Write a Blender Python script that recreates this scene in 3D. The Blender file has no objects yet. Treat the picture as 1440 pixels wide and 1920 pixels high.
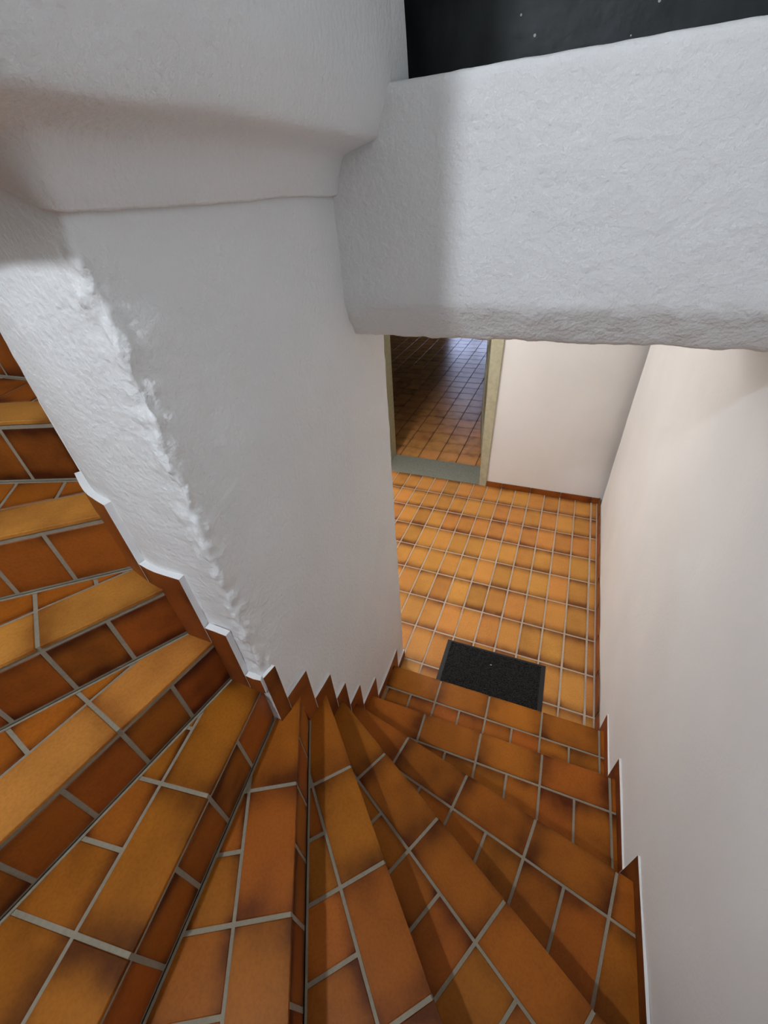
import bpy, math, random
from mathutils import Vector, Matrix, noise

random.seed(7)
scene = bpy.context.scene
col = scene.collection

# ------------------------------------------------------------------ camera
cam_d = bpy.data.cameras.new('camera')
cam = bpy.data.objects.new('camera', cam_d)
col.objects.link(cam)
right = Vector((0.92398, 0.37690, -0.06482))
down = Vector((0.18136, -0.58106, -0.79340))
fwd = Vector((-0.33670, 0.72133, -0.60524))
CAM = Vector((-0.42123, -3.27915, 2.20047))
cam.matrix_world = Matrix(((right.x, -down.x, -fwd.x, CAM.x),
                           (right.y, -down.y, -fwd.y, CAM.y),
                           (right.z, -down.z, -fwd.z, CAM.z),
                           (0, 0, 0, 1)))
cam_d.sensor_fit = 'VERTICAL'
cam_d.sensor_height = 24.0
cam_d.lens = 780.955 / 1920.0 * 24.0
cam_d.clip_start = 0.02
scene.camera = cam

# ------------------------------------------------------------------ world, lamps' strength, exposure
world = bpy.data.worlds.new('world')
scene.world = world
world.use_nodes = True
world.node_tree.nodes['Background'].inputs[0].default_value = (0.6, 0.7, 0.8, 1)
world.node_tree.nodes['Background'].inputs[1].default_value = 0.05
STAIR_LAMP = 775.0        # emission of the globe on the outer wall above the winders
STAIR_LAMP_COL = (0.88, 0.96, 1.06)
STAIR_LAMP_POS = Vector((-1.045, -4.05, 3.29))
LANDING_LAMP = 158.0
LANDING_LAMP_COL = (1.0, 0.975, 0.95)
LANDING_LAMP_POS = Vector((-1.84, -1.06, 2.02))
WINDOW_LIGHT = 6.5
scene.view_settings.view_transform = 'Standard'
scene.view_settings.look = 'None'
scene.view_settings.gamma = 1.0
scene.view_settings.use_curve_mapping = False
scene.view_settings.exposure = 0.0
try:
    scene.cycles.use_denoising = True
    scene.cycles.max_bounces = 7
    scene.cycles.diffuse_bounces = 5
    scene.cycles.use_adaptive_sampling = True
    scene.cycles.adaptive_threshold = 0.03
except Exception:
    pass

# ------------------------------------------------------------------ materials
def new_mat(name):
    m = bpy.data.materials.new(name)
    m.use_nodes = True
    nt = m.node_tree
    return m, nt, nt.nodes, nt.links, nt.nodes['Principled BSDF']

def ramp(n, stops):
    r = n.new('ShaderNodeValToRGB')
    els = r.color_ramp.elements
    while len(els) > 1:
        els.remove(els[-1])
    els[0].position, els[0].color = stops[0][0], (*stops[0][1], 1)
    for p, c in stops[1:]:
        e = els.new(p); e.color = (*c, 1)
    return r

def math_node(n, l, op, a, b=None, clamp=False):
    m = n.new('ShaderNodeMath'); m.operation = op; m.use_clamp = clamp
    for i, v in enumerate((a, b)):
        if v is None: continue
        if isinstance(v, (int, float)): m.inputs[i].default_value = v
        else: l.new(v, m.inputs[i])
    return m.outputs[0]

def plaster(name, base, fine=0.25, coarse=0.3, scale=1.0, rough=0.85):
    m, nt, n, l, b = new_mat(name)
    tc = n.new('ShaderNodeTexCoord')
    n1 = n.new('ShaderNodeTexNoise'); n1.inputs['Scale'].default_value = 90 * scale; n1.inputs['Detail'].default_value = 4
    n2 = n.new('ShaderNodeTexNoise'); n2.inputs['Scale'].default_value = 22 * scale; n2.inputs['Detail'].default_value = 5
    n3 = n.new('ShaderNodeTexNoise'); n3.inputs['Scale'].default_value = 2.5; n3.inputs['Detail'].default_value = 3
    for q in (n1, n2, n3): l.new(tc.outputs['Object'], q.inputs['Vector'])
    # grains: sparse raised crumbs
    v = n.new('ShaderNodeTexVoronoi'); v.inputs['Scale'].default_value = 75 * scale
    l.new(tc.outputs['Object'], v.inputs['Vector'])
    crumb = math_node(n, l, 'LESS_THAN', v.outputs['Distance'], 0.16)
    gate = math_node(n, l, 'GREATER_THAN', n2.outputs['Fac'], 0.58)
    crumb = math_node(n, l, 'MULTIPLY', crumb, gate)
    h = math_node(n, l, 'MULTIPLY', n2.outputs['Fac'], coarse)
    h = math_node(n, l, 'ADD', h, math_node(n, l, 'MULTIPLY', n1.outputs['Fac'], fine))
    h = math_node(n, l, 'ADD', h, math_node(n, l, 'MULTIPLY', crumb, fine * 0.6))
    bp = n.new('ShaderNodeBump'); bp.inputs['Distance'].default_value = 0.006; bp.inputs['Strength'].default_value = 0.9
    l.new(h, bp.inputs['Height']); l.new(bp.outputs['Normal'], b.inputs['Normal'])
    r = ramp(n, [(0.3, tuple(c * 0.94 for c in base)), (0.7, base)])
    l.new(n3.outputs['Fac'], r.inputs['Fac']); l.new(r.outputs['Color'], b.inputs['Base Color'])
    b.inputs['Roughness'].default_value = rough
    b.inputs['Specular IOR Level'].default_value = 0.25
    return m

M_WALL = plaster('smooth_plaster', (0.83, 0.83, 0.825), fine=0.14, coarse=0.12)
M_CORE = plaster('trowelled_plaster', (0.83, 0.83, 0.825), fine=0.55, coarse=0.09)
M_BEAM = plaster('rough_plaster', (0.81, 0.81, 0.81), fine=0.8, coarse=0.8, scale=0.9)
M_OUTER = plaster('darkened_plaster', (0.33, 0.33, 0.31), fine=0.2, coarse=0.2)  # unseen outer walls, colour darkened to cut bounce light on the steps
M_CEIL_DARKENED = plaster('darkened_ceiling', (0.16, 0.12, 0.08), fine=0.2, coarse=0.2)  # unseen ceiling, colour darkened to cut bounce light from above
M_CEIL = plaster('ceiling_plaster', (0.78, 0.78, 0.77), fine=0.15, coarse=0.2)
M_RIM = plaster('white_rim_paint', (0.82, 0.82, 0.82), fine=0.1, coarse=0.15)

def flashed_tile(name, centre, edge, gloss=0.42, vary=0.5, ends=0.5, bump=0.12, cloud=1.3):
    """fired clay tile: warm centre, dark flashing at its ends, slightly different each"""
    m, nt, n, l, b = new_mat(name)
    tc = n.new('ShaderNodeTexCoord'); oi = n.new('ShaderNodeObjectInfo')
    off = n.new('ShaderNodeVectorMath'); off.operation = 'SCALE'
    off.inputs[0].default_value = (37.0, 91.0, 53.0); l.new(oi.outputs['Random'], off.inputs['Scale'])
    add = n.new('ShaderNodeVectorMath'); add.operation = 'ADD'
    l.new(tc.outputs['Object'], add.inputs[0]); l.new(off.outputs[0], add.inputs[1])
    big = n.new('ShaderNodeTexNoise'); big.inputs['Scale'].default_value = 9; big.inputs['Detail'].default_value = 2
    fine = n.new('ShaderNodeTexNoise'); fine.inputs['Scale'].default_value = 160; fine.inputs['Detail'].default_value = 3
    for q in (big, fine): l.new(add.outputs[0], q.inputs['Vector'])
    sep = n.new('ShaderNodeSeparateXYZ'); l.new(tc.outputs['Generated'], sep.inputs[0])
    dx = math_node(n, l, 'ABSOLUTE', math_node(n, l, 'SUBTRACT', sep.outputs['X'], 0.5))
    dy = math_node(n, l, 'ABSOLUTE', math_node(n, l, 'SUBTRACT', sep.outputs['Y'], 0.5))
    ex = n.new('ShaderNodeMapRange'); ex.interpolation_type = 'SMOOTHSTEP'
    ex.inputs[1].default_value = 0.20; ex.inputs[2].default_value = 0.52
    l.new(dx, ex.inputs[0])
    ey = n.new('ShaderNodeMapRange'); ey.interpolation_type = 'SMOOTHSTEP'
    ey.inputs[1].default_value = 0.36; ey.inputs[2].default_value = 0.52
    l.new(dy, ey.inputs[0])
    e = math_node(n, l, 'ADD', math_node(n, l, 'MULTIPLY', ex.outputs[0], ends), math_node(n, l, 'MULTIPLY', ey.outputs[0], ends * 0.35))
    nz = math_node(n, l, 'MULTIPLY', math_node(n, l, 'SUBTRACT', big.outputs['Fac'], 0.45), cloud)
    rn = math_node(n, l, 'MULTIPLY', math_node(n, l, 'SUBTRACT', oi.outputs['Random'], 0.5), vary)
    f = math_node(n, l, 'ADD', math_node(n, l, 'ADD', e, nz), rn)
    f = math_node(n, l, 'ADD', f, 0.22, clamp=True)
    mid = tuple((a * 0.62 + c * 0.38) for a, c in zip(centre, edge))
    r = ramp(n, [(0.0, tuple(min(1, c * 1.12) for c in centre)), (0.3, centre), (0.62, mid), (1.0, edge)])
    l.new(f, r.inputs['Fac'])
    hs = n.new('ShaderNodeHueSaturation'); l.new(r.outputs['Color'], hs.inputs['Color'])
    rnd2 = math_node(n, l, 'FRACT', math_node(n, l, 'MULTIPLY', oi.outputs['Random'], 17.37))
    l.new(math_node(n, l, 'ADD', 0.494, math_node(n, l, 'MULTIPLY', rnd2, 0.012)), hs.inputs['Hue'])
    rnd3 = math_node(n, l, 'FRACT', math_node(n, l, 'MULTIPLY', oi.outputs['Random'], 71.93))
    l.new(math_node(n, l, 'ADD', 0.90, math_node(n, l, 'MULTIPLY', rnd3, 0.2)), hs.inputs['Value'])
    mx = n.new('ShaderNodeMixRGB'); mx.blend_type = 'MULTIPLY'; mx.inputs['Fac'].default_value = 0.35
    fr = ramp(n, [(0.3, (0.6, 0.55, 0.5)), (0.6, (1, 1, 1))]); l.new(fine.outputs['Fac'], fr.inputs['Fac'])
    l.new(hs.outputs['Color'], mx.inputs['Color1']); l.new(fr.outputs['Color'], mx.inputs['Color2'])
    l.new(mx.outputs['Color'], b.inputs['Base Color'])
    b.inputs['Roughness'].default_value = gloss
    b.inputs['Specular IOR Level'].default_value = 0.16
    bp = n.new('ShaderNodeBump'); bp.inputs['Strength'].default_value = bump; bp.inputs['Distance'].default_value = 0.002
    hh = math_node(n, l, 'ADD', fine.outputs['Fac'], math_node(n, l, 'MULTIPLY', big.outputs['Fac'], 2.0))
    l.new(hh, bp.inputs['Height']); l.new(bp.outputs['Normal'], b.inputs['Normal'])
    return m

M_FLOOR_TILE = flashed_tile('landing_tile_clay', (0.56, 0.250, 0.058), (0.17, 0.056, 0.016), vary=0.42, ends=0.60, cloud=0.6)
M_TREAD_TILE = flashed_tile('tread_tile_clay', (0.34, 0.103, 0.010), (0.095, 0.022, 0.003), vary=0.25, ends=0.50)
M_TREAD_PALE_LIT = flashed_tile('pale_lit_tread_tile_clay', (0.52, 0.215, 0.040), (0.20, 0.060, 0.010), vary=0.22, ends=0.45)  # partly paler tile, partly the upper steps' stronger light put into the colour
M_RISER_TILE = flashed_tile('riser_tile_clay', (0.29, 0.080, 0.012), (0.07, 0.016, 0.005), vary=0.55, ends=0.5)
M_SKIRT_TILE = flashed_tile('skirting_tile_clay', (0.26, 0.072, 0.014), (0.09, 0.022, 0.007), vary=0.4, ends=0.35)
M_ROOM_TILE = flashed_tile('back_room_tile_clay', (0.60, 0.28, 0.085), (0.22, 0.08, 0.025), gloss=0.2, vary=0.25, ends=0.22, bump=0.5)

def grout_mat(name, c):
    m, nt, n, l, b = new_mat(name)
    tc = n.new('ShaderNodeTexCoord')
    q = n.new('ShaderNodeTexNoise'); q.inputs['Scale'].default_value = 120; q.inputs['Detail'].default_value = 4
    w = n.new('ShaderNodeTexNoise'); w.inputs['Scale'].default_value = 7
    l.new(tc.outputs['Object'], q.inputs['Vector']); l.new(tc.outputs['Object'], w.inputs['Vector'])
    f = math_node(n, l, 'ADD', math_node(n, l, 'MULTIPLY', q.outputs['Fac'], 0.5), math_node(n, l, 'MULTIPLY', w.outputs['Fac'], 0.5))
    r = ramp(n, [(0.3, tuple(x * 0.72 for x in c)), (0.65, c)])
    l.new(f, r.inputs['Fac']); l.new(r.outputs['Color'], b.inputs['Base Color'])
    b.inputs['Roughness'].default_value = 0.9
    bp = n.new('ShaderNodeBump'); bp.inputs['Strength'].default_value = 0.3; bp.inputs['Distance'].default_value = 0.002
    l.new(q.outputs['Fac'], bp.inputs['Height']); l.new(bp.outputs['Normal'], b.inputs['Normal'])
    return m
M_GROUT = grout_mat('cement_grout', (0.31, 0.265, 0.195))
M_GROUT_PALE = grout_mat('pale_cement_grout', (0.52, 0.43, 0.34))
M_GROUT_DARK = grout_mat('dark_grout', (0.055, 0.035, 0.025))

def painted(name, c, rough=0.5, bump=0.15, scale=30):
    m, nt, n, l, b = new_mat(name)
    tc = n.new('ShaderNodeTexCoord')
    q = n.new('ShaderNodeTexNoise'); q.inputs['Scale'].default_value = scale; q.inputs['Detail'].default_value = 5
    l.new(tc.outputs['Object'], q.inputs['Vector'])
    r = ramp(n, [(0.35, tuple(x * 0.82 for x in c)), (0.6, c)])
    l.new(q.outputs['Fac'], r.inputs['Fac']); l.new(r.outputs['Color'], b.inputs['Base Color'])
    b.inputs['Roughness'].default_value = rough
    bp = n.new('ShaderNodeBump'); bp.inputs['Strength'].default_value = bump; bp.inputs['Distance'].default_value = 0.003
    l.new(q.outputs['Fac'], bp.inputs['Height']); l.new(bp.outputs['Normal'], b.inputs['Normal'])
    return m
M_FRAME = painted('cream_green_paint', (0.47, 0.455, 0.32), 0.45, 0.08)
M_SILL = painted('grey_green_stone', (0.23, 0.235, 0.19), 0.6, 0.3, 60)
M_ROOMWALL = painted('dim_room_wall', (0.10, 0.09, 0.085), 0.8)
M_METAL = painted('lamp_metal', (0.6, 0.6, 0.6), 0.4, 0.02)

def dark_wall_mat():
    m, nt, n, l, b = new_mat('charcoal_gloss_paint')
    tc = n.new('ShaderNodeTexCoord')
    q = n.new('ShaderNodeTexNoise'); q.inputs['Scale'].default_value = 14; q.inputs['Detail'].default_value = 6
    mp = n.new('ShaderNodeMapping'); mp.inputs['Scale'].default_value = (60, 60, 8)
    s = n.new('ShaderNodeTexNoise'); s.inputs['Scale'].default_value = 1; s.inputs['Detail'].default_value = 4
    mp.inputs['Scale'].default_value = (18, 18, 9)
    l.new(tc.outputs['Object'], mp.inputs['Vector']); l.new(mp.outputs['Vector'], s.inputs['Vector'])
    l.new(tc.outputs['Object'], q.inputs['Vector'])
    v = n.new('ShaderNodeTexVoronoi'); v.inputs['Scale'].default_value = 24; l.new(tc.outputs['Object'], v.inputs['Vector'])
    spot = math_node(n, l, 'LESS_THAN', v.outputs['Distance'], 0.062)
    r = ramp(n, [(0.35, (0.006, 0.008, 0.009)), (0.65, (0.016, 0.020, 0.022))]); l.new(s.outputs['Fac'], r.inputs['Fac'])
    mx = n.new('ShaderNodeMixRGB'); l.new(spot, mx.inputs['Fac']); l.new(r.outputs['Color'], mx.inputs['Color1'])
    mx.inputs['Color2'].default_value = (0.35, 0.35, 0.33, 1)
    l.new(mx.outputs['Color'], b.inputs['Base Color'])
    b.inputs['Roughness'].default_value = 0.5
    b.inputs['Specular IOR Level'].default_value = 0.3
    bp = n.new('ShaderNodeBump'); bp.inputs['Strength'].default_value = 0.6; bp.inputs['Distance'].default_value = 0.006
    l.new(q.outputs['Fac'], bp.inputs['Height']); l.new(bp.outputs['Normal'], b.inputs['Normal'])
    return m
M_DARK = dark_wall_mat()

def emit_mat(name, c, s):
    m, nt, n, l, b = new_mat(name)
    b.inputs['Base Color'].default_value = (0.9, 0.9, 0.9, 1)
    b.inputs['Emission Color'].default_value = (*c, 1)
    b.inputs['Emission Strength'].default_value = s
    return m

def mat_fibre():
    m, nt, n, l, b = new_mat('black_loop_pile')
    tc = n.new('ShaderNodeTexCoord')
    v = n.new('ShaderNodeTexVoronoi'); v.inputs['Scale'].default_value = 190; l.new(tc.outputs['Object'], v.inputs['Vector'])
    r = ramp(n, [(0.15, (0.038, 0.038, 0.038)), (0.6, (0.007, 0.007, 0.007))]); l.new(v.outputs['Distance'], r.inputs['Fac'])
    l.new(r.outputs['Color'], b.inputs['Base Color']); b.inputs['Roughness'].default_value = 0.9
    b.inputs['Specular IOR Level'].default_value = 0.2
    bp = n.new('ShaderNodeBump'); bp.inputs['Strength'].default_value = 1.0; bp.inputs['Distance'].default_value = 0.004; bp.invert = True
    l.new(v.outputs['Distance'], bp.inputs['Height']); l.new(bp.outputs['Normal'], b.inputs['Normal'])
    return m
M_PILE = mat_fibre()
M_RUBBER = painted('black_rubber', (0.012, 0.013, 0.014), 0.7, 0.1, 80)

# ------------------------------------------------------------------ helpers
def obj(name, me, parent=None, pinv=None):
    o = bpy.data.objects.new(name, me)
    col.objects.link(o)
    if parent is not None:
        o.parent = parent
        if pinv is not None: o.matrix_parent_inverse = pinv
    return o

def mesh(name, verts, faces, mats, mi=None, smooth=False):
    me = bpy.data.meshes.new(name)
    me.from_pydata([tuple(v) for v in verts], [], faces)
    for m in (mats if isinstance(mats, (list, tuple)) else [mats]): me.materials.append(m)
    if mi: me.polygons.foreach_set('material_index', mi)
    if smooth: me.polygons.foreach_set('use_smooth', [True] * len(me.polygons))
    me.update()
    return me

def tag(o, label=None, cat=None, group=None, kind=None):
    if label: o['label'] = label
    if cat: o['category'] = cat
    if group: o['group'] = group
    if kind: o['kind'] = kind
    return o

def struct(name, me, label, cat='wall'):
    return tag(obj(name, me), label, cat, None, 'structure')

def boxes(lst):
    V, F = [], []
    for (x0, x1, y0, y1, z0, z1) in lst:
        b = len(V)
        V += [(x0, y0, z0), (x1, y0, z0), (x1, y1, z0), (x0, y1, z0), (x0, y0, z1), (x1, y0, z1), (x1, y1, z1), (x0, y1, z1)]
        F += [tuple(b + i for i in f) for f in ((3, 2, 1, 0), (4, 5, 6, 7), (0, 1, 5, 4), (1, 2, 6, 5), (2, 3, 7, 6), (3, 0, 4, 7))]
    return V, F

def box_mesh(name, lst, m):
    return mesh(name, *boxes(lst), m)

def clip(poly, a, b, c):
    """keep the side a*x + b*y <= c"""
    out = []
    for i in range(len(poly)):
        p, q = poly[i], poly[(i + 1) % len(poly)]
        dp, dq = a * p[0] + b * p[1] - c, a * q[0] + b * q[1] - c
        if dp <= 0: out.append(p)
        if dp * dq < 0:
            t = dp / (dp - dq)
            out.append((p[0] + (q[0] - p[0]) * t, p[1] + (q[1] - p[1]) * t))
    return out

def area(poly):
    return 0.5 * sum(poly[i][0] * poly[(i + 1) % len(poly)][1] - poly[(i + 1) % len(poly)][0] * poly[i][1] for i in range(len(poly)))

def clean(poly, eps=0.0015):
    out = []
    for p in poly:
        if not out or math.hypot(p[0] - out[-1][0], p[1] - out[-1][1]) > eps: out.append(p)
    if len(out) > 1 and math.hypot(out[0][0] - out[-1][0], out[0][1] - out[-1][1]) <= eps: out.pop()
    return out

def tile_mesh(name, poly, th, m, bev=0.0016):
    """prism with chamfered top edge; polygon in the tile's own plane, top at z=0"""
    if area(poly) < 0: poly = poly[::-1]
    n = len(poly)
    cx = sum(p[0] for p in poly) / n; cy = sum(p[1] for p in poly) / n
    def inset(p):
        d = math.hypot(p[0] - cx, p[1] - cy)
        k = max(0, 1 - bev * 1.4 / max(d, 1e-6))
        return (cx + (p[0] - cx) * k, cy + (p[1] - cy) * k)
    V = [(*inset(p), 0) for p in poly] + [(*p, -bev) for p in poly] + [(*p, -th) for p in poly]
    F = [tuple(range(n))]
    for i in range(n):
        j = (i + 1) % n
        F.append((n + i, n + j, j, i)); F.append((2 * n + i, 2 * n + j, n + j, n + i))
    F.append(tuple(2 * n + i for i in range(n))[::-1])
    return mesh(name, V, F, m)

def frame(origin, xdir, normal):
    x = Vector(xdir).normalized(); z = Vector(normal).normalized(); y = z.cross(x)
    return Matrix(((x.x, y.x, z.x, origin[0]), (x.y, y.y, z.y, origin[1]), (x.z, y.z, z.z, origin[2]), (0, 0, 0, 1)))

def fbm(p, s, o=4):
    return noise.fractal(Vector(p) * s, 1.0, 2.0, o)

# ------------------------------------------------------------------ stair layout (metres; landing floor z = 0, x along the first step, y away)
H = 0.167
TT = 0.013
# inner end of each nosing and its direction (degrees) towards the outer wall
NOS = {1: ((-0.967, -2.112), 0.8), 2: ((-0.966, -2.389), 0.9), 3: ((-0.968, -2.524), -11.7), 4: ((-0.972, -2.606), -27.6),
       5: ((-0.978, -2.680), -43.8), 6: ((-0.990, -2.775), -60.6), 7: ((-1.017, -2.879), -80.8), 8: ((-1.112, -2.877), -99.7),
       9: ((-1.193, -2.878), -121.6), 10: ((-1.323, -2.850), -140.4), 11: ((-1.515, -2.757), -160.5), 12: ((-1.835, -2.566), -178.5),
       13: ((-1.985, -2.40), 165.0), 14: ((-2.04, -2.17), 158.0)}
XR, YB, XL = 0.062, -4.20, -3.05           # right wall, back wall, far-left outer wall
CORE = [(-1.000, -1.930), (-0.988, -2.20), (-0.985, -2.55), (-0.988, -2.68), (-0.996, -2.80), (-1.000, -2.866),
        (-1.09, -2.863), (-1.20, -2.864), (-1.325, -2.836), (-1.51, -2.740), (-1.83, -2.548), (-1.975, -2.39), (-2.035, -2.17), (-2.06, -1.93)]

def nline(k):
    (x, y), a = NOS[k]
    d = (math.cos(math.radians(a)), math.sin(math.radians(a)))
    return (x, y), d

# ------------------------------------------------------------------ walls
def sweep_wall(name, prof_fn, path, m, closed=False, smooth=True):
    """path: list of (point, outward normal); prof_fn(i, p, n) -> list of 3D verts (bottom to top)"""
    V, F = [], []
    rows = [prof_fn(i, p, nn) for i, (p, nn) in enumerate(path)]
    k = len(rows[0])
    for r in rows: V += r
    for i in range(len(rows) - 1):
        for j in range(k - 1):
            F.append((i * k + j, i * k + j + 1, (i + 1) * k + j + 1, (i + 1) * k + j))
    return mesh(name, V, F, m, smooth=smooth)

def resample(pts, step, round_at=(), r=0.012):
    """dense path with outward normals (solid lies to the right-hand inside); sharp corners get a small arc"""
    segs = []
    P = [Vector((p[0], p[1])) for p in pts]
    poly = [P[0]]
    for i in range(1, len(P) - 1):
        a, b, c = P[i - 1], P[i], P[i + 1]
        rr = r if i in round_at else min((b - a).length, (c - b).length) * 0.35
        p0 = b + (a - b).normalized() * rr; p1 = b + (c - b).normalized() * rr
        for t in range(7):
            u = t / 6
            poly.append(p0 * (1 - u) ** 2 + b * 2 * u * (1 - u) + p1 * u * u)
    poly.append(P[-1])
    out = []
    fine_pts = [P[i] for i in round_at]
    for i in range(len(poly) - 1):
        L = (poly[i + 1] - poly[i]).length
        near = any(min((poly[i] - c).length, (poly[i + 1] - c).length) < 0.02 for c in fine_pts)
        n = max(1, int(L / (step * (0.4 if near else 1))))
        for t in range(n): out.append(poly[i].lerp(poly[i + 1], t / n))
    out.append(poly[-1])
    res = []
    for i, p in enumerate(out):
        d = (out[min(i + 1, len(out) - 1)] - out[max(i - 1, 0)]).normalized()
        res.append((p, Vector((-d.y, d.x))))
    return res

core_path = resample(CORE, 0.014, round_at=(5,), r=0.010)
CORNER = Vector((-1.0, -2.866))
Z_CORE = 2.40
ZS = [i * 0.008 for i in range(int(Z_CORE / 0.008) + 1)]
def core_prof(i, p, nn):
    r = []
    dc = (p - CORNER).length
    for z in ZS:
        q = (p.x, p.y, z)
        a = 0.0025 * fbm(q, 5) + 0.0012 * fbm(q, 24)
        if dc < 0.05:
            w = (1 - dc / 0.05) ** 0.7
            rag = fbm((p.x * 1.5, p.y * 1.5, z), 30)
            w *= max(0.0, min(1.0, (2.2 - z) / 0.06))
            a += w * (0.012 * fbm((1.3, 7.7, z), 7) + 0.008 * max(0.0, rag) + 0.004 * rag + 0.003 * fbm(q, 80))
        r.append((p.x + nn.x * a, p.y + nn.y * a, z))
    return r
# normals: for the path running from the landing side round the end, outward is to the left of travel
core_o = struct('wall_inner', sweep_wall('wall_inner', core_prof, core_path, M_CORE),
                'thick white plastered stair core wall with a rough rounded corner, steps winding round it')
# back of the core towards the landing
me = box_mesh('wall_landing', [(-2.6, -1.004, -2.02, -1.931, -0.02, 2.25)], M_WALL)
struct('wall_landing', me, 'white back face of the stair core towards the landing')

# upper core: overhangs the lower one with a chamfered underside
UP = [(-0.03, 2.222), (0.0, 2.212), (0.009, 2.206), (0.013, 2.210), (0.020, 2.240), (0.032, 2.268), (0.040, 2.276), (0.060, 2.282), (0.085, 2.287), (0.108, 2.291),
      (0.116, 2.294), (0.121, 2.300), (0.130, 2.325), (0.142, 2.355), (0.150, 2.38), (0.154, 2.44), (0.155, 2.6), (0.155, 2.9), (0.155, 3.3), (0.155, 3.8), (0.155, 4.3)]
up_path = resample([(-0.986, -2.075)] + CORE[1:11], 0.03, round_at=(5,), r=0.012)
def up_prof(i, p, nn):
    r = []
    for o, z in UP:
        q = (p.x, p.y, z)
        o *= 1 + 0.25 * max(0.0, min(1.0, (-nn.y - 0.15) / 0.45))
        a = o + 0.004 * fbm(q, 4) + 0.0015 * fbm(q, 18)
        dz = 0.004 * fbm((p.x, p.y, 3.3 + o), 6)
        rise = 0.0
        if p.x < -1.0: rise = min(0.12, (-1.0 - p.x) * 0.5) * (1 if z < 2.5 else 0) * max(0, 1 - o / 0.10)
        sh = 0.0
        if i < 4 and z > 2.36: sh = -(1 - i / 4) * min(0.07, (z - 2.36) * 0.42) + 0.004 * fbm((z, 1, 2), 40)
        r.append((p.x + nn.x * a, p.y + nn.y * a + sh, z + dz + rise))
    return r
up_me = sweep_wall('wall_upper', up_prof, up_path, M_CORE)
struct('wall_upper', up_me, 'grey-white overhanging upper wall of the stair core with rounded underside')
# end cap of the upper core towards the dark panel
capz = [(2.2, 0), (2.36, 0), (2.5, -0.058), (2.6, -0.07), (4.3, -0.07)]
V, F = [], []
for z, s in capz:
    V += [(-0.845, -2.075 + s, z), (-1.4, -2.075 + s, z)]
for i in range(len(capz) - 1): F.append((2 * i, 2 * i + 1, 2 * i + 3, 2 * i + 2))
struct('wall_upper_end', mesh('wall_upper_end', V, F, M_CORE), 'narrow white end of the overhanging upper wall beside the dark panel')

# right wall
def grid_wall(name, origin, u, v, nu, nv, m, amp=0.002, normal=(0, 0, 1), s=3.0):
    V, F = [], []
    o, u, v, nn = Vector(origin), Vector(u), Vector(v), Vector(normal)
    for i in range(nu + 1):
        for j in range(nv + 1):
            p = o + u * (i / nu) + v * (j / nv)
            V.append(p + nn * (amp * fbm(p, s)))
    for i in range(nu):
        for j in range(nv):
            a = i * (nv + 1) + j
            F.append((a, a + 1, a + nv + 2, a + nv + 1))
    return mesh(name, V, F, m, smooth=True)

struct('wall_right', grid_wall('wall_right', (XR, YB, -0.05), (0, 4.10, 0), (0, 0, 4.35), 70, 70, M_WALL, 0.004, (-1, 0, 0)),
       'smooth white plastered wall on the right side of stairs and landing')
# far wall with the door opening (0.31 m thick)
DX0, DX1, DTOP = -1.90, -0.955, 1.86
me = box_mesh('wall_far', [(DX1 + 0.02, XR + 0.1, 0.004, 0.31, -0.02, 2.25), (-2.7, DX0 - 0.02, 0.004, 0.31, -0.02, 2.25), (DX0 - 0.02, DX1 + 0.02, 0.004, 0.31, DTOP + 0.02, 2.25)], M_WALL)
struct('wall_far', me, 'white plastered far wall of the landing holding the open doorway')
struct('wall_left', box_mesh('wall_left', [(-2.66, -2.6, -1.94, 0.01, -0.02, 2.25)], M_WALL), 'white left wall of the landing hidden behind the stair core')
struct('wall_back', grid_wall('wall_back', (XL, YB, 0), (XR - XL, 0, 0), (0, 0, 4.3), 60, 60, M_OUTER, 0.003, (0, 1, 0)),
       'outer wall behind the winding steps, darkened to cut bounce light')
struct('wall_outer', box_mesh('wall_outer', [(XL - 0.1, XL, YB, -0.6, 0.5, 4.3)], M_OUTER), 'outer wall of the left flight, darkened to cut bounce light')
struct('wall_outer_end', box_mesh('wall_outer_end', [(XL, -2.0, -1.94, -1.84, 1.5, 4.3)], M_OUTER), 'end wall closing the left flight, darkened to cut bounce light')
struct('ceiling', box_mesh('ceiling', [(XL, XR + 0.1, YB, -0.5, 4.28, 4.4)], M_CEIL_DARKENED), 'unseen ceiling high over the stairwell, darkened to cut bounce light', 'ceiling')
struct('ceiling_landing', box_mesh('ceiling_landing', [(-2.66, XR + 0.1, -2.0, 0.02, 2.20, 2.28)], M_CEIL), 'low white ceiling over the tiled landing', 'ceiling')

# parapet beam across the stairwell: profile in (y, z), swept along x, rough underside
BY = -2.205
PB = []
for t in range(6): PB.append((BY + 0.26, 2.372 if t == 0 else 2.374)) if t == 0 else None
PB = [(BY + 0.26, 2.374), (BY + 0.16, 2.375), (BY + 0.06, 2.376), (BY + 0.014, 2.375), (BY + 0.004, 2.371), (BY, 2.362)]
z = 2.35
while z > 1.985:
    PB.append((BY, z)); z -= 0.0125
PB += [(BY + 0.001, 1.978), (BY + 0.004, 1.968), (BY + 0.010, 1.957), (BY + 0.018, 1.945), (BY + 0.027, 1.931), (BY + 0.036, 1.917),
       (BY + 0.045, 1.904), (BY + 0.053, 1.893), (BY + 0.062, 1.886), (BY + 0.08, 1.885), (BY + 0.15, 1.888), (BY + 0.40, 1.89), (BY + 0.80, 1.89), (BY + 0.80, 2.2)]  # deep unseen soffit added to shade the upper right wall
V, F = [], []
nx = 150
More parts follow.
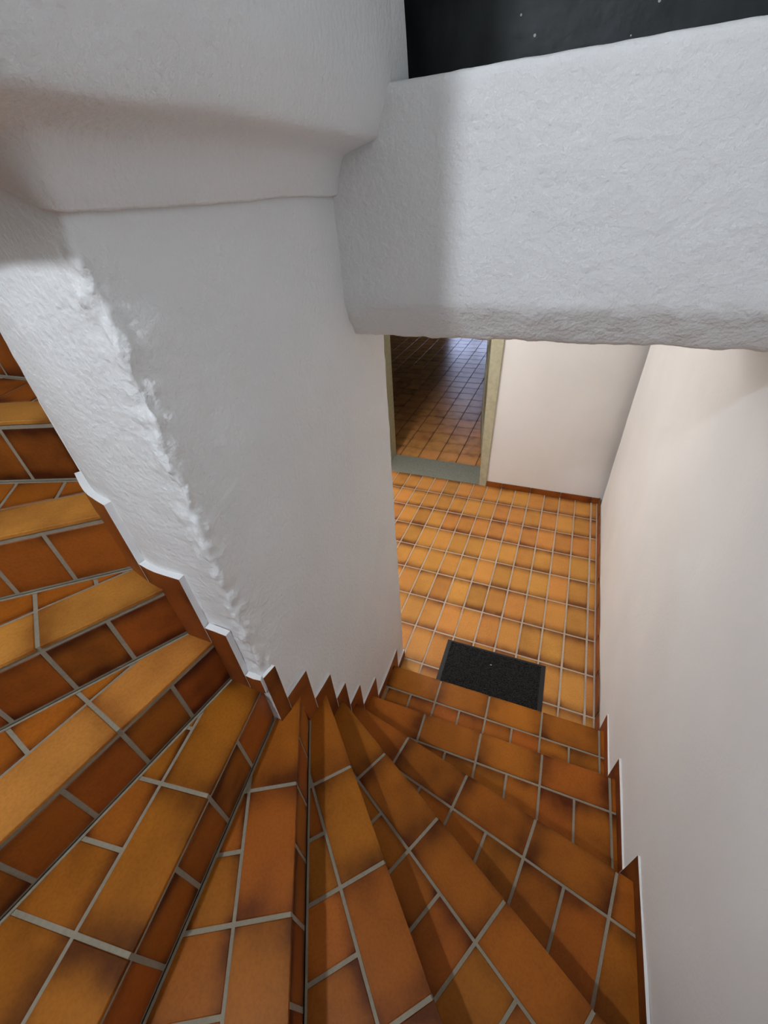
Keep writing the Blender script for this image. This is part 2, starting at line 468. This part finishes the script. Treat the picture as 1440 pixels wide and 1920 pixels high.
for i in range(nx + 1):
    x = -1.02 + (XR + 0.01 + 1.02) * i / nx
    for (y, z) in PB:
        q = (x, y, z)
        low = max(0.0, min(1.0, (1.99 - z) / 0.03)) * (1 if y < BY + 0.1 else 0)
        a = 0.003 * fbm(q, 6) + (0.0012 + 0.004 * low) * fbm((x * 0.6, y, z), 26)
        V.append((x, y - a * (0.5 + 0.5 * (y < BY + 0.03)), z + (low * 0.004 + 0.0015) * fbm(q, 18)))
k = len(PB)
for i in range(nx):
    for j in range(k - 1):
        F.append((i * k + j, i * k + j + 1, (i + 1) * k + j + 1, (i + 1) * k + j))
struct('wall_parapet', mesh('wall_parapet', V, F, M_BEAM, smooth=True), 'bright white parapet beam with rough plaster spanning above the landing')
# dark painted surface behind the parapet
struct('wall_dark', box_mesh('wall_dark', [(-1.3, XR + 0.1, -1.95, -1.90, 2.2, 4.3)], M_DARK), 'charcoal black painted surface with white paint specks behind the parapet')

# ------------------------------------------------------------------ landing floor
MC, MR = 0.125, 0.2433
fl = struct('floor', box_mesh('floor', [(-2.66, XR + 0.1, -2.3, 0.006, -0.08, -0.0025)], M_GROUT_PALE), 'landing floor of orange flashed clay tiles with pale joints', 'floor')
J = 0.0095
full = tile_mesh('tile', [(-(MR - J) / 2, -(MC - J) / 2), ((MR - J) / 2, -(MC - J) / 2), ((MR - J) / 2, (MC - J) / 2), (-(MR - J) / 2, (MC - J) / 2)], 0.012, M_FLOOR_TILE)
cut = tile_mesh('tile', [(-(MR - J) / 2, -0.0165), ((MR - J) / 2, -0.0165), ((MR - J) / 2, 0.0165), (-(MR - J) / 2, 0.0165)], 0.012, M_FLOOR_TILE)
rj = random.Random(3)
for r in range(9):
    y = -(r + 0.5) * MR
    for c in range(-1, 21):
        x = -(c + 0.5) * MC if c >= 0 else 0.024
        o = obj('tile', full if c >= 0 else cut, fl)
        o.matrix_basis = frame((x + rj.uniform(-.0008, .0008), y + rj.uniform(-.0008, .0008), rj.uniform(-0.0005, 0.0006)),
                               (rj.uniform(-.004, .004), 1, 0), (rj.uniform(-.003, .003), rj.uniform(-.003, .003), 1))

# ------------------------------------------------------------------ baseboards of the landing
def skirt_run(name, label, p0, p1, normal, zh, L, m=M_SKIRT_TILE, first=None):
    p0, p1 = Vector(p0), Vector(p1)
    d = (p1 - p0); T = d.length; d.normalize(); nn = Vector(normal)
    base = box_mesh(name, [], M_GROUT) if False else None
    a, b = p0, p1
    V = [a, b, b + nn * 0.006, a + nn * 0.006]
    V = [(v.x, v.y, -0.003) for v in V] + [(v.x, v.y, zh - 0.004) for v in V]
    me = mesh(name, V, [(0, 1, 2, 3), (4, 5, 6, 7), (0, 1, 5, 4), (1, 2, 6, 5), (2, 3, 7, 6), (3, 0, 4, 7)], M_GROUT)
    root = struct(name, me, label, 'baseboard')
    s = 0.0
    first = L if first is None else first
    e = min(first, T)
    while s < T - 0.012:
        ln = e - s - 0.006
        if ln > 0.01:
            poly = [(-ln / 2, 0), (ln / 2, 0), (ln / 2, zh), (-ln / 2, zh)]
            tm = tile_mesh('skirting_tile', poly, 0.008, m)
            tm.materials.append(M_RIM)
            o = obj('skirting_tile', tm, root)
            c = p0 + d * ((s + e) / 2) + nn * 0.012
            xd = d if d.cross(Vector((0, 0, 1))).dot(nn) > 0 else -d
            o.matrix_basis = frame((c.x, c.y, 0), xd, nn)
        s = e; e = min(e + L, T)
    return root
skirt_run('baseboard_far', 'low clay tile baseboard along the far wall by the door', (XR, 0.004, 0), (DX1 + 0.065, 0.004, 0), (0, -1, 0), 0.052, 0.25, first=0.062)
skirt_run('baseboard_landing', 'low clay tile baseboard along the right wall of the landing', (XR - 0.001, 0.0, 0), (XR - 0.001, -2.055, 0), (-1, 0, 0), 0.058, MR)

# ------------------------------------------------------------------ staircase
stair = bpy.data.objects.new('winding_staircase', None)
col.objects.link(stair)
stair.location = (-0.45, -2.11, 0)
tag(stair, 'winding staircase of orange and brown clay tiles turning round the white core', 'staircase')
SINV = Matrix.Translation(-Vector((-0.45, -2.11, 0)))

def tread_region(k, shrink=0.0):
    """polygon between nosing k and nosing k+1, core and outer walls (world xy)"""
    (x0, y0), d0 = nline(k); (x1, y1), d1 = nline(k + 1)
    poly = [(XL + .01, YB + .01), (XR - .004, YB + .01), (XR - .004, -2.03), (XL + .01, -2.03)]
    # front: outside = downhill side. downhill normal of a nosing = left of the outward direction
    n0 = (-d0[1], d0[0])
    poly = clip(poly, n0[0], n0[1], n0[0] * x0 + n0[1] * y0)
    n1 = (d1[1], -d1[0])
    poly = clip(poly, n1[0], n1[1], n1[0] * x1 + n1[1] * y1 - shrink)
    # only the side towards the outer wall
    mx, my = (x0 + x1) / 2, (y0 + y1) / 2
    e = (x1 - x0, y1 - y0); L = math.hypot(*e)
    nn = (e[1] / L, -e[0] / L)
    am = math.radians(NOS[k][1]); out = (math.cos(am), math.sin(am))
    if nn[0] * out[0] + nn[1] * out[1] > 0: nn = (-nn[0], -nn[1])
    poly = clip(poly, nn[0], nn[1], nn[0] * mx + nn[1] * my + 0.012)
    return clean(poly)

rt = random.Random(11)
JT = 0.009
for k in range(1, 14):
    z = k * H
    (x0, y0), d = nline(k)
    reg = tread_region(k)
    if len(reg) < 3: continue
    if area(reg) < 0: reg = reg[::-1]
    # body: set back from the riser tiles by their thickness, top below the tread tiles
    dn = (-d[1], d[0])
    body = clean(clip(reg, dn[0], dn[1], dn[0] * x0 + dn[1] * y0 - 0.0125))
    nb = len(body)
    zb = max(-0.02, z - 0.5)
    V = [(p[0], p[1], zb) for p in body] + [(p[0], p[1], z - 0.0025) for p in body]
    F = [tuple(range(nb))[::-1], tuple(range(nb, 2 * nb))] + [(i, (i + 1) % nb, nb + (i + 1) % nb, nb + i) for i in range(nb)]
    # mortar behind the riser joint, slightly proud of the body
    step = obj('step', mesh('step', V, F, M_GROUT), stair, SINV)
    # mortar strip filling the riser joints and the nosing joints
    fr = clean(clip(reg, -dn[0], -dn[1], -(dn[0] * x0 + dn[1] * y0 - 0.0125)))
    fr = clean(clip(fr, dn[0], dn[1], dn[0] * x0 + dn[1] * y0 - 0.0030)) if len(fr) > 2 else fr
    if len(fr) > 2:
        nb = len(fr)
        zr = max(-0.01, z - H)
        V = [(p[0], p[1], zr) for p in fr] + [(p[0], p[1], z - 0.0025) for p in fr]
        F = [tuple(range(nb))[::-1], tuple(range(nb, 2 * nb))] + [(i, (i + 1) % nb, nb + (i + 1) % nb, nb + i) for i in range(nb)]
        obj('riser_mortar', mesh('riser_mortar', V, F, M_GROUT), step)
    # mortar fillet where the tread meets the next riser
    (xn, yn), dd = nline(k + 1)
    nb2 = (-dd[1], dd[0])
    fl2 = clean(clip(reg, nb2[0], nb2[1], nb2[0] * xn + nb2[1] * yn + 0.0055))
    if len(fl2) > 2:
        q = len(fl2)
        V = [(p[0], p[1], z - 0.01) for p in fl2] + [(p[0], p[1], z + 0.0008) for p in fl2]
        F = [tuple(range(q))[::-1], tuple(range(q, 2 * q))] + [(i, (i + 1) % q, q + (i + 1) % q, q + i) for i in range(q)]
        obj('joint_mortar', mesh('joint_mortar', V, F, M_GROUT), step)
    # local frame: x along the nosing, y inwards (uphill)
    ix, iy = d
    ux, uy = d[1], -d[0]                       # uphill
    def to_local(p):
        return ((p[0] - x0) * ix + (p[1] - y0) * iy, (p[0] - x0) * ux + (p[1] - y0) * uy)
    loc = [to_local(p) for p in tread_region(k, 0.004)]
    if len(loc) < 3: continue
    tmax = max(p[0] for p in loc)
    umax = max(p[1] for p in loc)
    def region_clip(poly):
        # clip a rectangle against the convex region
        rg = loc if area(loc) > 0 else loc[::-1]
        out = poly
        for i in range(len(rg)):
            p, q = rg[i], rg[(i + 1) % len(rg)]
            a, b = (q[1] - p[1]), -(q[0] - p[0])
            out = clip(out, a, b, a * p[0] + b * p[1])
            if len(out) < 3: return []
        return clean(out)
    pale = k in (8, 9, 10, 11)  # upper steps whose tread colour also carries brighter light
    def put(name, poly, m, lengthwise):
        if pale and lengthwise or rt.random() < 0.03: m = M_TREAD_PALE_LIT
        poly = region_clip(poly)
        if len(poly) < 3 or abs(area(poly)) < 0.00012: return
        cx = (min(p[0] for p in poly) + max(p[0] for p in poly)) / 2
        cy = (min(p[1] for p in poly) + max(p[1] for p in poly)) / 2
        wx, wy = x0 + cx * ix + cy * ux, y0 + cx * iy + cy * uy
        q = [(p[0] - cx, p[1] - cy) for p in poly]
        # local plane axes: X along nosing, Y uphill gives a normal pointing down, so mirror
        if lengthwise:
            pts = [(p[0], -p[1]) for p in q]; xd = (ix, iy, 0)
        else:
            pts = [(p[1], p[0]) for p in q]; xd = (ux, uy, 0)
        o = obj(name, tile_mesh(name, pts, 0.009, m), step)
        o.matrix_basis = frame((wx, wy, z + rt.uniform(-0.0005, 0.0005)), xd, (rt.uniform(-.002, .002), rt.uniform(-.002, .002), 1))
    t = -0.02
    i = 0
    while i * 0.25 < tmax:
        a = i * 0.25 + (JT / 2 if i else -0.02); b = (i + 1) * 0.25 - JT / 2
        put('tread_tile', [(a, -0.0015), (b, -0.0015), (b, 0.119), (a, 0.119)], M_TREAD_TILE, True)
        i += 1
    i = 0
    while i * 0.125 < tmax + 0.3:
        a = (i - 2) * 0.125 + JT / 2; b = (i - 1) * 0.125 - JT / 2
        y = 0.127
        while y < umax:
            y2 = min(y + 0.242, umax + 0.01)
            put('rear_tile', [(a, y), (b, y), (b, y2), (a, y2)], M_TREAD_TILE, False)
            y += 0.25
        i += 1
    # risers: face downhill; local X vertical, Y along the nosing
    i = 0
    rh = H - TT - 0.014
    front = [p for p in loc if p[1] < 0.003]
    fmax = max(p[0] for p in front) if front else tmax
    while i * 0.125 < fmax - 0.01:
        a = i * 0.125 + (JT / 2 if i else -0.012); b = min((i + 1) * 0.125 - JT / 2, fmax)
        if b - a > 0.01:
            w = b - a
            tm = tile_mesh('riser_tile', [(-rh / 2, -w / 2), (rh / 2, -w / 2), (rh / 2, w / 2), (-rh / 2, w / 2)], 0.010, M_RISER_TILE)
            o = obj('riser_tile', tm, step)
            c = (a + b) / 2
            nn = (dn[0], dn[1], 0)
            o.matrix_basis = frame((x0 + c * ix - dn[0] * 0.0015, y0 + c * iy - dn[1] * 0.0015, z - H + 0.006 + rh / 2), (0, 0, 1), nn)
        i += 1

# ------------------------------------------------------------------ stepped skirting along core and right wall
def path_lengths(path):
    s = [0.0]
    for i in range(1, len(path)): s.append(s[-1] + (path[i][0] - path[i - 1][0]).length)
    return s
def at_s(path, S, s):
    s = max(0.0, min(S[-1], s))
    for i in range(1, len(S)):
        if S[i] >= s:
            u = (s - S[i - 1]) / max(1e-9, S[i] - S[i - 1])
            return path[i - 1][0].lerp(path[i][0], u), path[i][1]
    return path[-1]
def near_s(path, S, p):
    p = Vector(p)
    return S[min(range(len(path)), key=lambda i: (path[i][0] - p).length)]

def skirt_piece(root, path, S, s0, s1, zlo0, zlo, zhi, snose, th=0.016):
    """follows the wall path from s0 to s1: bottom at zlo0 up to the nosing, then at the tread"""
    n = max(2, int((s1 - s0) / 0.03) + 1)
    ss = sorted(set([s0 + (s1 - s0) * i / (n - 1) for i in range(n)] + ([snose] if s0 < snose < s1 else [])))
    V, F, MI = [], [], []
    for s in ss:
        p, nn = at_s(path, S, s)
        bot = zlo0 if s <= snose + 1e-6 else zlo
        for off, zz in ((0.0, bot), (th, bot), (th, zhi), (0.0, zhi)):
            V.append((p.x + nn.x * off, p.y + nn.y * off, zz))
    for i in range(len(ss) - 1):
        a, b = 4 * i, 4 * i + 4
        for (u, v), mi in (((0, 1), 0), ((1, 2), 0), ((2, 3), 1), ((3, 0), 0)):
            F.append((a + u, b + u, b + v, a + v)); MI.append(mi)
    F.append((0, 1, 2, 3)); MI.append(1)
    e = 4 * (len(ss) - 1); F.append((e + 3, e + 2, e + 1, e)); MI.append(1)
    o = obj('skirting_tile', mesh('skirting_tile', V, F, [M_SKIRT_TILE, M_RIM], MI), root)
    return o

S_core = path_lengths(core_path)
bed = tag(obj('baseboard_inner', None), 'stepped clay tile baseboard zigzagging up the white stair core', 'baseboard', None, 'structure')
s_corner = near_s(core_path, S_core, (-1.0, -2.866))
nos_s = {k: near_s(core_path, S_core, NOS[k][0]) for k in NOS}
lead = {1: .055, 2: .055, 3: .05, 4: .045, 5: .045, 6: .045, 7: .05, 8: .066, 9: .074, 10: .085, 11: .09, 12: .09, 13: .08, 14: .08}
skirt_piece(bed, core_path, S_core, 0.0, nos_s[1] - lead[1] - 0.002, 0, 0, 0.058, 9, 0.010)
for k in range(1, 13):
    a = nos_s[k] - lead[k]; b = nos_s[k + 1] - lead[k + 1] - 0.003
    th = (0.010 if k < 7 else 0.016) if k < 11 else 0.004
    z = k * H
    if a < s_corner < b:
        skirt_piece(bed, core_path, S_core, a, s_corner - 0.002, z - H, z, z + 0.06, nos_s[k], 0.012)
        skirt_piece(bed, core_path, S_core, s_corner + 0.001, b, z - 0.002, z - 0.002, z + 0.06, nos_s[k], th)
    else:
        skirt_piece(bed, core_path, S_core, a, b, z - H, z - 0.002, z + 0.06, nos_s[k], th)

# right wall: straight path from the landing towards the camera
rw_path = [(Vector((XR, -2.0 - 0.02 * i)), Vector((-1, 0))) for i in range(101)]
S_rw = path_lengths(rw_path)
bed2 = tag(obj('baseboard_right', None), 'stepped clay tile baseboard along the right wall beside the steps', 'baseboard', None, 'structure')
def wall_hit(k):
    (x0, y0), d = nline(k)
    return y0 + (XR - x0) / d[0] * d[1]
hit = {k: -2.0 - wall_hit(k) for k in range(1, 6)}
for k in range(1, 5):
    a = hit[k] - 0.055; b = (hit[k + 1] - 0.055 if k < 4 else 2.0) - 0.003
    n = max(1, round((b - a) / 0.28))
    for q in range(n):
        aa = a + (b - a) * q / n; bb = a + (b - a) * (q + 1) / n - (0.002 if q < n - 1 else 0)
        skirt_piece(bed2, rw_path, S_rw, aa, bb, (k - 1) * H if q == 0 else k * H, k * H - 0.002, k * H + 0.058, hit[k] if q == 0 else -1, 0.008)

# ------------------------------------------------------------------ doorway
door = tag(obj('door_1', None), 'cream painted doorway with its panelled door open into the dark room', 'door', None, 'structure')
door.location = (DX1, 0.15, 0)
DINV = Matrix.Translation(-Vector((DX1, 0.15, 0)))
# lining: two jambs and head
def quad_prism(name, pts0, pts1, m, parent, inv):
    V = list(pts0) + list(pts1)
    n = len(pts0)
    F = [tuple(range(n))[::-1], tuple(range(n, 2 * n))] + [(i, (i + 1) % n, n + (i + 1) % n, n + i) for i in range(n)]
    return obj(name, mesh(name, V, F, m), parent, inv)
fz = 1.88
quad_prism('door_jamb', [(DX1, -0.010, 0), (DX1 + 0.060, -0.010, 0), (DX1 + 0.060, 0.30, 0), (DX1, 0.30, 0)],
           [(DX1, -0.010, fz), (DX1 + 0.105, -0.010, fz), (DX1 + 0.105, 0.30, fz), (DX1, 0.30, fz)], M_FRAME, door, DINV)
quad_prism('door_jamb', [(DX0 - 0.09, -0.010, 0), (DX0, -0.010, 0), (DX0, 0.315, 0), (DX0 - 0.09, 0.315, 0)],
           [(DX0 - 0.09, -0.010, fz), (DX0, -0.010, fz), (DX0, 0.315, fz), (DX0 - 0.09, 0.315, fz)], M_FRAME, door, DINV)
obj('door_head', box_mesh('door_head', [(DX0 - 0.09, DX1 + 0.105, -0.010, 0.315, fz, fz + 0.09)], M_FRAME), door, DINV)
# door stop bead on the right jamb
obj('door_stop', box_mesh('door_stop', [(DX1 - 0.014, DX1, 0.20, 0.30, 0.0, fz)], M_FRAME), door, DINV)
obj('door_sill', box_mesh('door_sill', [(DX0, DX1, -0.004, 0.312, -0.03, 0.004)], M_SILL), door, DINV)
# the leaf, hinged at the right jamb and swung into the room
ang = math.radians(102)
leafL = 0.90
ld = Vector((math.cos(ang), math.sin(ang), 0)); ln_ = Vector((-math.sin(ang), math.cos(ang), 0))
hp = Vector((DX1 - 0.010, 0.318, 0.012))
def leaf_box(name, a0, a1, z0, z1, t0, t1, parent):
    V = []
    for zz in (z0, z1):
        for (a, t) in ((a0, t0), (a1, t0), (a1, t1), (a0, t1)):
            p = hp + ld * a + ln_ * t; V.append((p.x, p.y, zz))
    F = [(3, 2, 1, 0), (4, 5, 6, 7), (0, 1, 5, 4), (1, 2, 6, 5), (2, 3, 7, 6), (3, 0, 4, 7)]
    return mesh(name, V, F, M_FRAME)
leaf = obj('door_leaf', leaf_box('door_leaf', 0, leafL, 0.012, 1.84, 0.0, 0.028, door), door, DINV)
for (z0, z1) in ((0.012, 0.20), (0.82, 0.94), (1.72, 1.84)):
    obj('rail', leaf_box('rail', 0.11, leafL - 0.11, z0, z1, 0.028, 0.040, leaf), leaf)
for a0 in (0, leafL - 0.11):
    obj('stile', leaf_box('stile', a0, a0 + 0.11, 0.012, 1.84, 0.028, 0.040, leaf), leaf)

# ------------------------------------------------------------------ room behind the doorway
RF = struct('floor_room', box_mesh('floor_room', [(-4.2, 0.3, 0.312, 6.2, -0.08, -0.004)], M_GROUT_DARK), 'floor of the dark room behind the doorway, brown square tiles', 'floor')
rtile = tile_mesh('tile', [(-0.0965, -0.0965), (0.0965, -0.0965), (0.0965, 0.0965), (-0.0965, 0.0965)], 0.012, M_ROOM_TILE)
rr = random.Random(5)
for i in range(18):
    for j in range(24):
        tx, ty = -4.16 + 0.2 * i, 0.312 + 0.1 + 0.2 * j
        if not (-0.42 - 0.425 * (ty + 3.28) - 0.15 < tx < -0.42 - 0.155 * (ty + 3.28) + 0.25): continue   # what the doorway shows
        o = obj('tile', rtile, RF)
        o.matrix_basis = frame((tx, ty, rr.uniform(-0.0008, 0.0008)), (0, 1, 0) if rr.random() < .5 else (0, -1, 0),
                               (rr.uniform(-.006, .006), rr.uniform(-.006, .006), 1))
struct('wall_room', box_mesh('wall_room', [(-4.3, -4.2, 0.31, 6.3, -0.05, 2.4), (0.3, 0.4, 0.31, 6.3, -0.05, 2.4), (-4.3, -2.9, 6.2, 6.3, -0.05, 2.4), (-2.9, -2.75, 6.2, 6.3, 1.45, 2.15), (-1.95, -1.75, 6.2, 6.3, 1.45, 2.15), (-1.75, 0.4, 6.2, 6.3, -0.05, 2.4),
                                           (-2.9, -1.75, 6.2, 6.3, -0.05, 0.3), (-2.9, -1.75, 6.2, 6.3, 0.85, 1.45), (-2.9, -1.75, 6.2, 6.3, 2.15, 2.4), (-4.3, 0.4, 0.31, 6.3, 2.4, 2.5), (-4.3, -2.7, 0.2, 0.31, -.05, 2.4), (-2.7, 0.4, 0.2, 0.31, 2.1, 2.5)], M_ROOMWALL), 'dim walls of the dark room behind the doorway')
M_DUSK = emit_mat('dusk_window_light', (0.55, 0.65, 1.0), WINDOW_LIGHT)
def room_window(name, x0, x1, z0, z1, label):
    w = tag(obj(name, box_mesh(name, [(x0, x1, 6.23, 6.25, z0, z1)], M_DUSK)), label, 'window', None, 'structure')
    xm = (x0 + x1) / 2
    obj('window_frame', box_mesh('window_frame', [(x0, x0 + .04, 6.19, 6.24, z0, z1), (x1 - .04, x1, 6.19, 6.24, z0, z1), (xm - .02, xm + .02, 6.19, 6.24, z0, z1),
                                                  (x0, x1, 6.19, 6.24, z0, z0 + .04), (x0, x1, 6.19, 6.24, z1 - .04, z1)], M_FRAME), w)
room_window('window_1', -2.75, -1.95, 1.45, 2.15, 'bluish upper window at the far end of the dark room')
room_window('window_2', -2.9, -1.75, 0.30, 0.85, 'bluish low window at the far end of the dark room')

# ------------------------------------------------------------------ doormat
mt = bpy.data.objects.new('doormat', None); col.objects.link(mt)
mt.location = (-0.49, -1.905, 0.0); mt.rotation_euler = (0, 0, math.radians(0.9))
tag(mt, 'black rectangular doormat with rubber border on the landing tiles below the first step', 'doormat')
def mat_parts():
    w, d = 0.284, 0.172
    V, F = [], []
    ring = [(w, d, 0.001), (w, d, 0.004), (w - 0.022, d - 0.012, 0.008)]
    for (a, b, c) in ring: V += [(-a, -b, c), (a, -b, c), (a, b, c), (-a, b, c)]
    F = [(0, 3, 2, 1)] + [(4 * r + i, 4 * r + (i + 1) % 4, 4 * r + 4 + (i + 1) % 4, 4 * r + 4 + i) for r in range(2) for i in range(4)] + [(8, 9, 10, 11)]
    obj('rubber_border', mesh('rubber_border', V, F, M_RUBBER), mt)
    V, F = [], []
    nx, ny = 90, 50
    rm = random.Random(2)
    a, b = w - 0.022, d - 0.010
    for i in range(nx + 1):
        for j in range(ny + 1):
            V.append((-a + 2 * a * i / nx, -b + 2 * b * j / ny, 0.0088 + (rm.uniform(0, 0.0035) if 0 < i < nx and 0 < j < ny else -0.002)))
    for i in range(nx):
        for j in range(ny):
            q = i * (ny + 1) + j; F.append((q, q + ny + 1, q + ny + 2, q + 1))
    obj('pile', mesh('pile', V, F, M_PILE), mt)
mat_parts()
# tiny crumbs lying on the mat
def crumb(name, loc, s, label):
    V, F = [], []
    rc = random.Random(int(s * 1e5))
    for a in range(6): V.append((s * math.cos(a * 1.047) * rc.uniform(.7, 1.1), s * 0.6 * math.sin(a * 1.047) * rc.uniform(.7, 1.1), 0))
    V.append((0, 0, s * 0.6)); V.append((0, 0, -s * 0.2))
    for a in range(6): F += [(a, (a + 1) % 6, 6), ((a + 1) % 6, a, 7)]
    o = obj(name, mesh(name, V, F, M_RIM)); o.location = loc; tag(o, label, 'crumb')
crumb('plaster_crumb', (-0.500, -1.83, 0.0125), 0.005, 'tiny white plaster crumb lying near the middle of the black doormat')

# ------------------------------------------------------------------ lamps (both out of the frame)
def uv_ball(r, cx, cy, cz, nu=24, nv=14):
    V, F = [], []
    for j in range(nv + 1):
        th = math.pi * j / nv
        for i in range(nu):
            ph = 2 * math.pi * i / nu
            V.append((cx + r * math.sin(th) * math.cos(ph), cy + r * math.sin(th) * math.sin(ph), cz + r * math.cos(th)))
    for j in range(nv):
        for i in range(nu):
            F.append((j * nu + i, (j + 1) * nu + i, (j + 1) * nu + (i + 1) % nu, j * nu + (i + 1) % nu))
    return V, F
def disc(r, z0, z1, axis, c, n=24):
    V = []
    for zz in (z0, z1):
        for i in range(n):
            a = 2 * math.pi * i / n
            u, v = r * math.cos(a), r * math.sin(a)
            V.append((c[0] + u, c[1] + zz, c[2] + v) if axis == 'y' else (c[0] + u, c[1] + v, c[2] + zz))
    F = [tuple(range(n))[::-1], tuple(range(n, 2 * n))] + [(i, (i + 1) % n, n + (i + 1) % n, n + i) for i in range(n)]
    return V, F
lp = STAIR_LAMP_POS
wl = bpy.data.objects.new('wall_lamp', None); col.objects.link(wl); wl.location = (lp.x, YB, lp.z)
tag(wl, 'round glass globe lamp on the outer wall above the winding steps', 'lamp')
WI = Matrix.Translation(-Vector((lp.x, YB, lp.z)))
obj('globe', mesh('globe', *uv_ball(0.05, lp.x, lp.y, lp.z), emit_mat('stair_lamp_glow', STAIR_LAMP_COL, STAIR_LAMP), smooth=True), wl, WI)
obj('base', mesh('base', *disc(0.045, 0.004, 0.03, 'y', (lp.x, YB, lp.z)), M_METAL), wl, WI)
obj('arm', mesh('arm', *disc(0.012, 0.03, lp.y - YB - 0.045, 'y', (lp.x, YB, lp.z)), M_METAL), wl, WI)
lp = LANDING_LAMP_POS
cl = bpy.data.objects.new('ceiling_lamp', None); col.objects.link(cl); cl.location = (lp.x, lp.y, 2.20)
tag(cl, 'small glass globe lamp hanging from the landing ceiling behind the core', 'lamp')
CI = Matrix.Translation(-Vector((lp.x, lp.y, 2.20)))
obj('globe', mesh('globe', *uv_ball(0.085, lp.x, lp.y, lp.z), emit_mat('landing_lamp_glow', LANDING_LAMP_COL, LANDING_LAMP), smooth=True), cl, CI)
obj('base', mesh('base', *disc(0.05, -0.03, 0.0, 'z', (lp.x, lp.y, 2.20)), M_METAL), cl, CI)
obj('arm', mesh('arm', *disc(0.01, lp.z + 0.08 - 2.20, -0.03, 'z', (lp.x, lp.y, 2.20)), M_METAL), cl, CI)
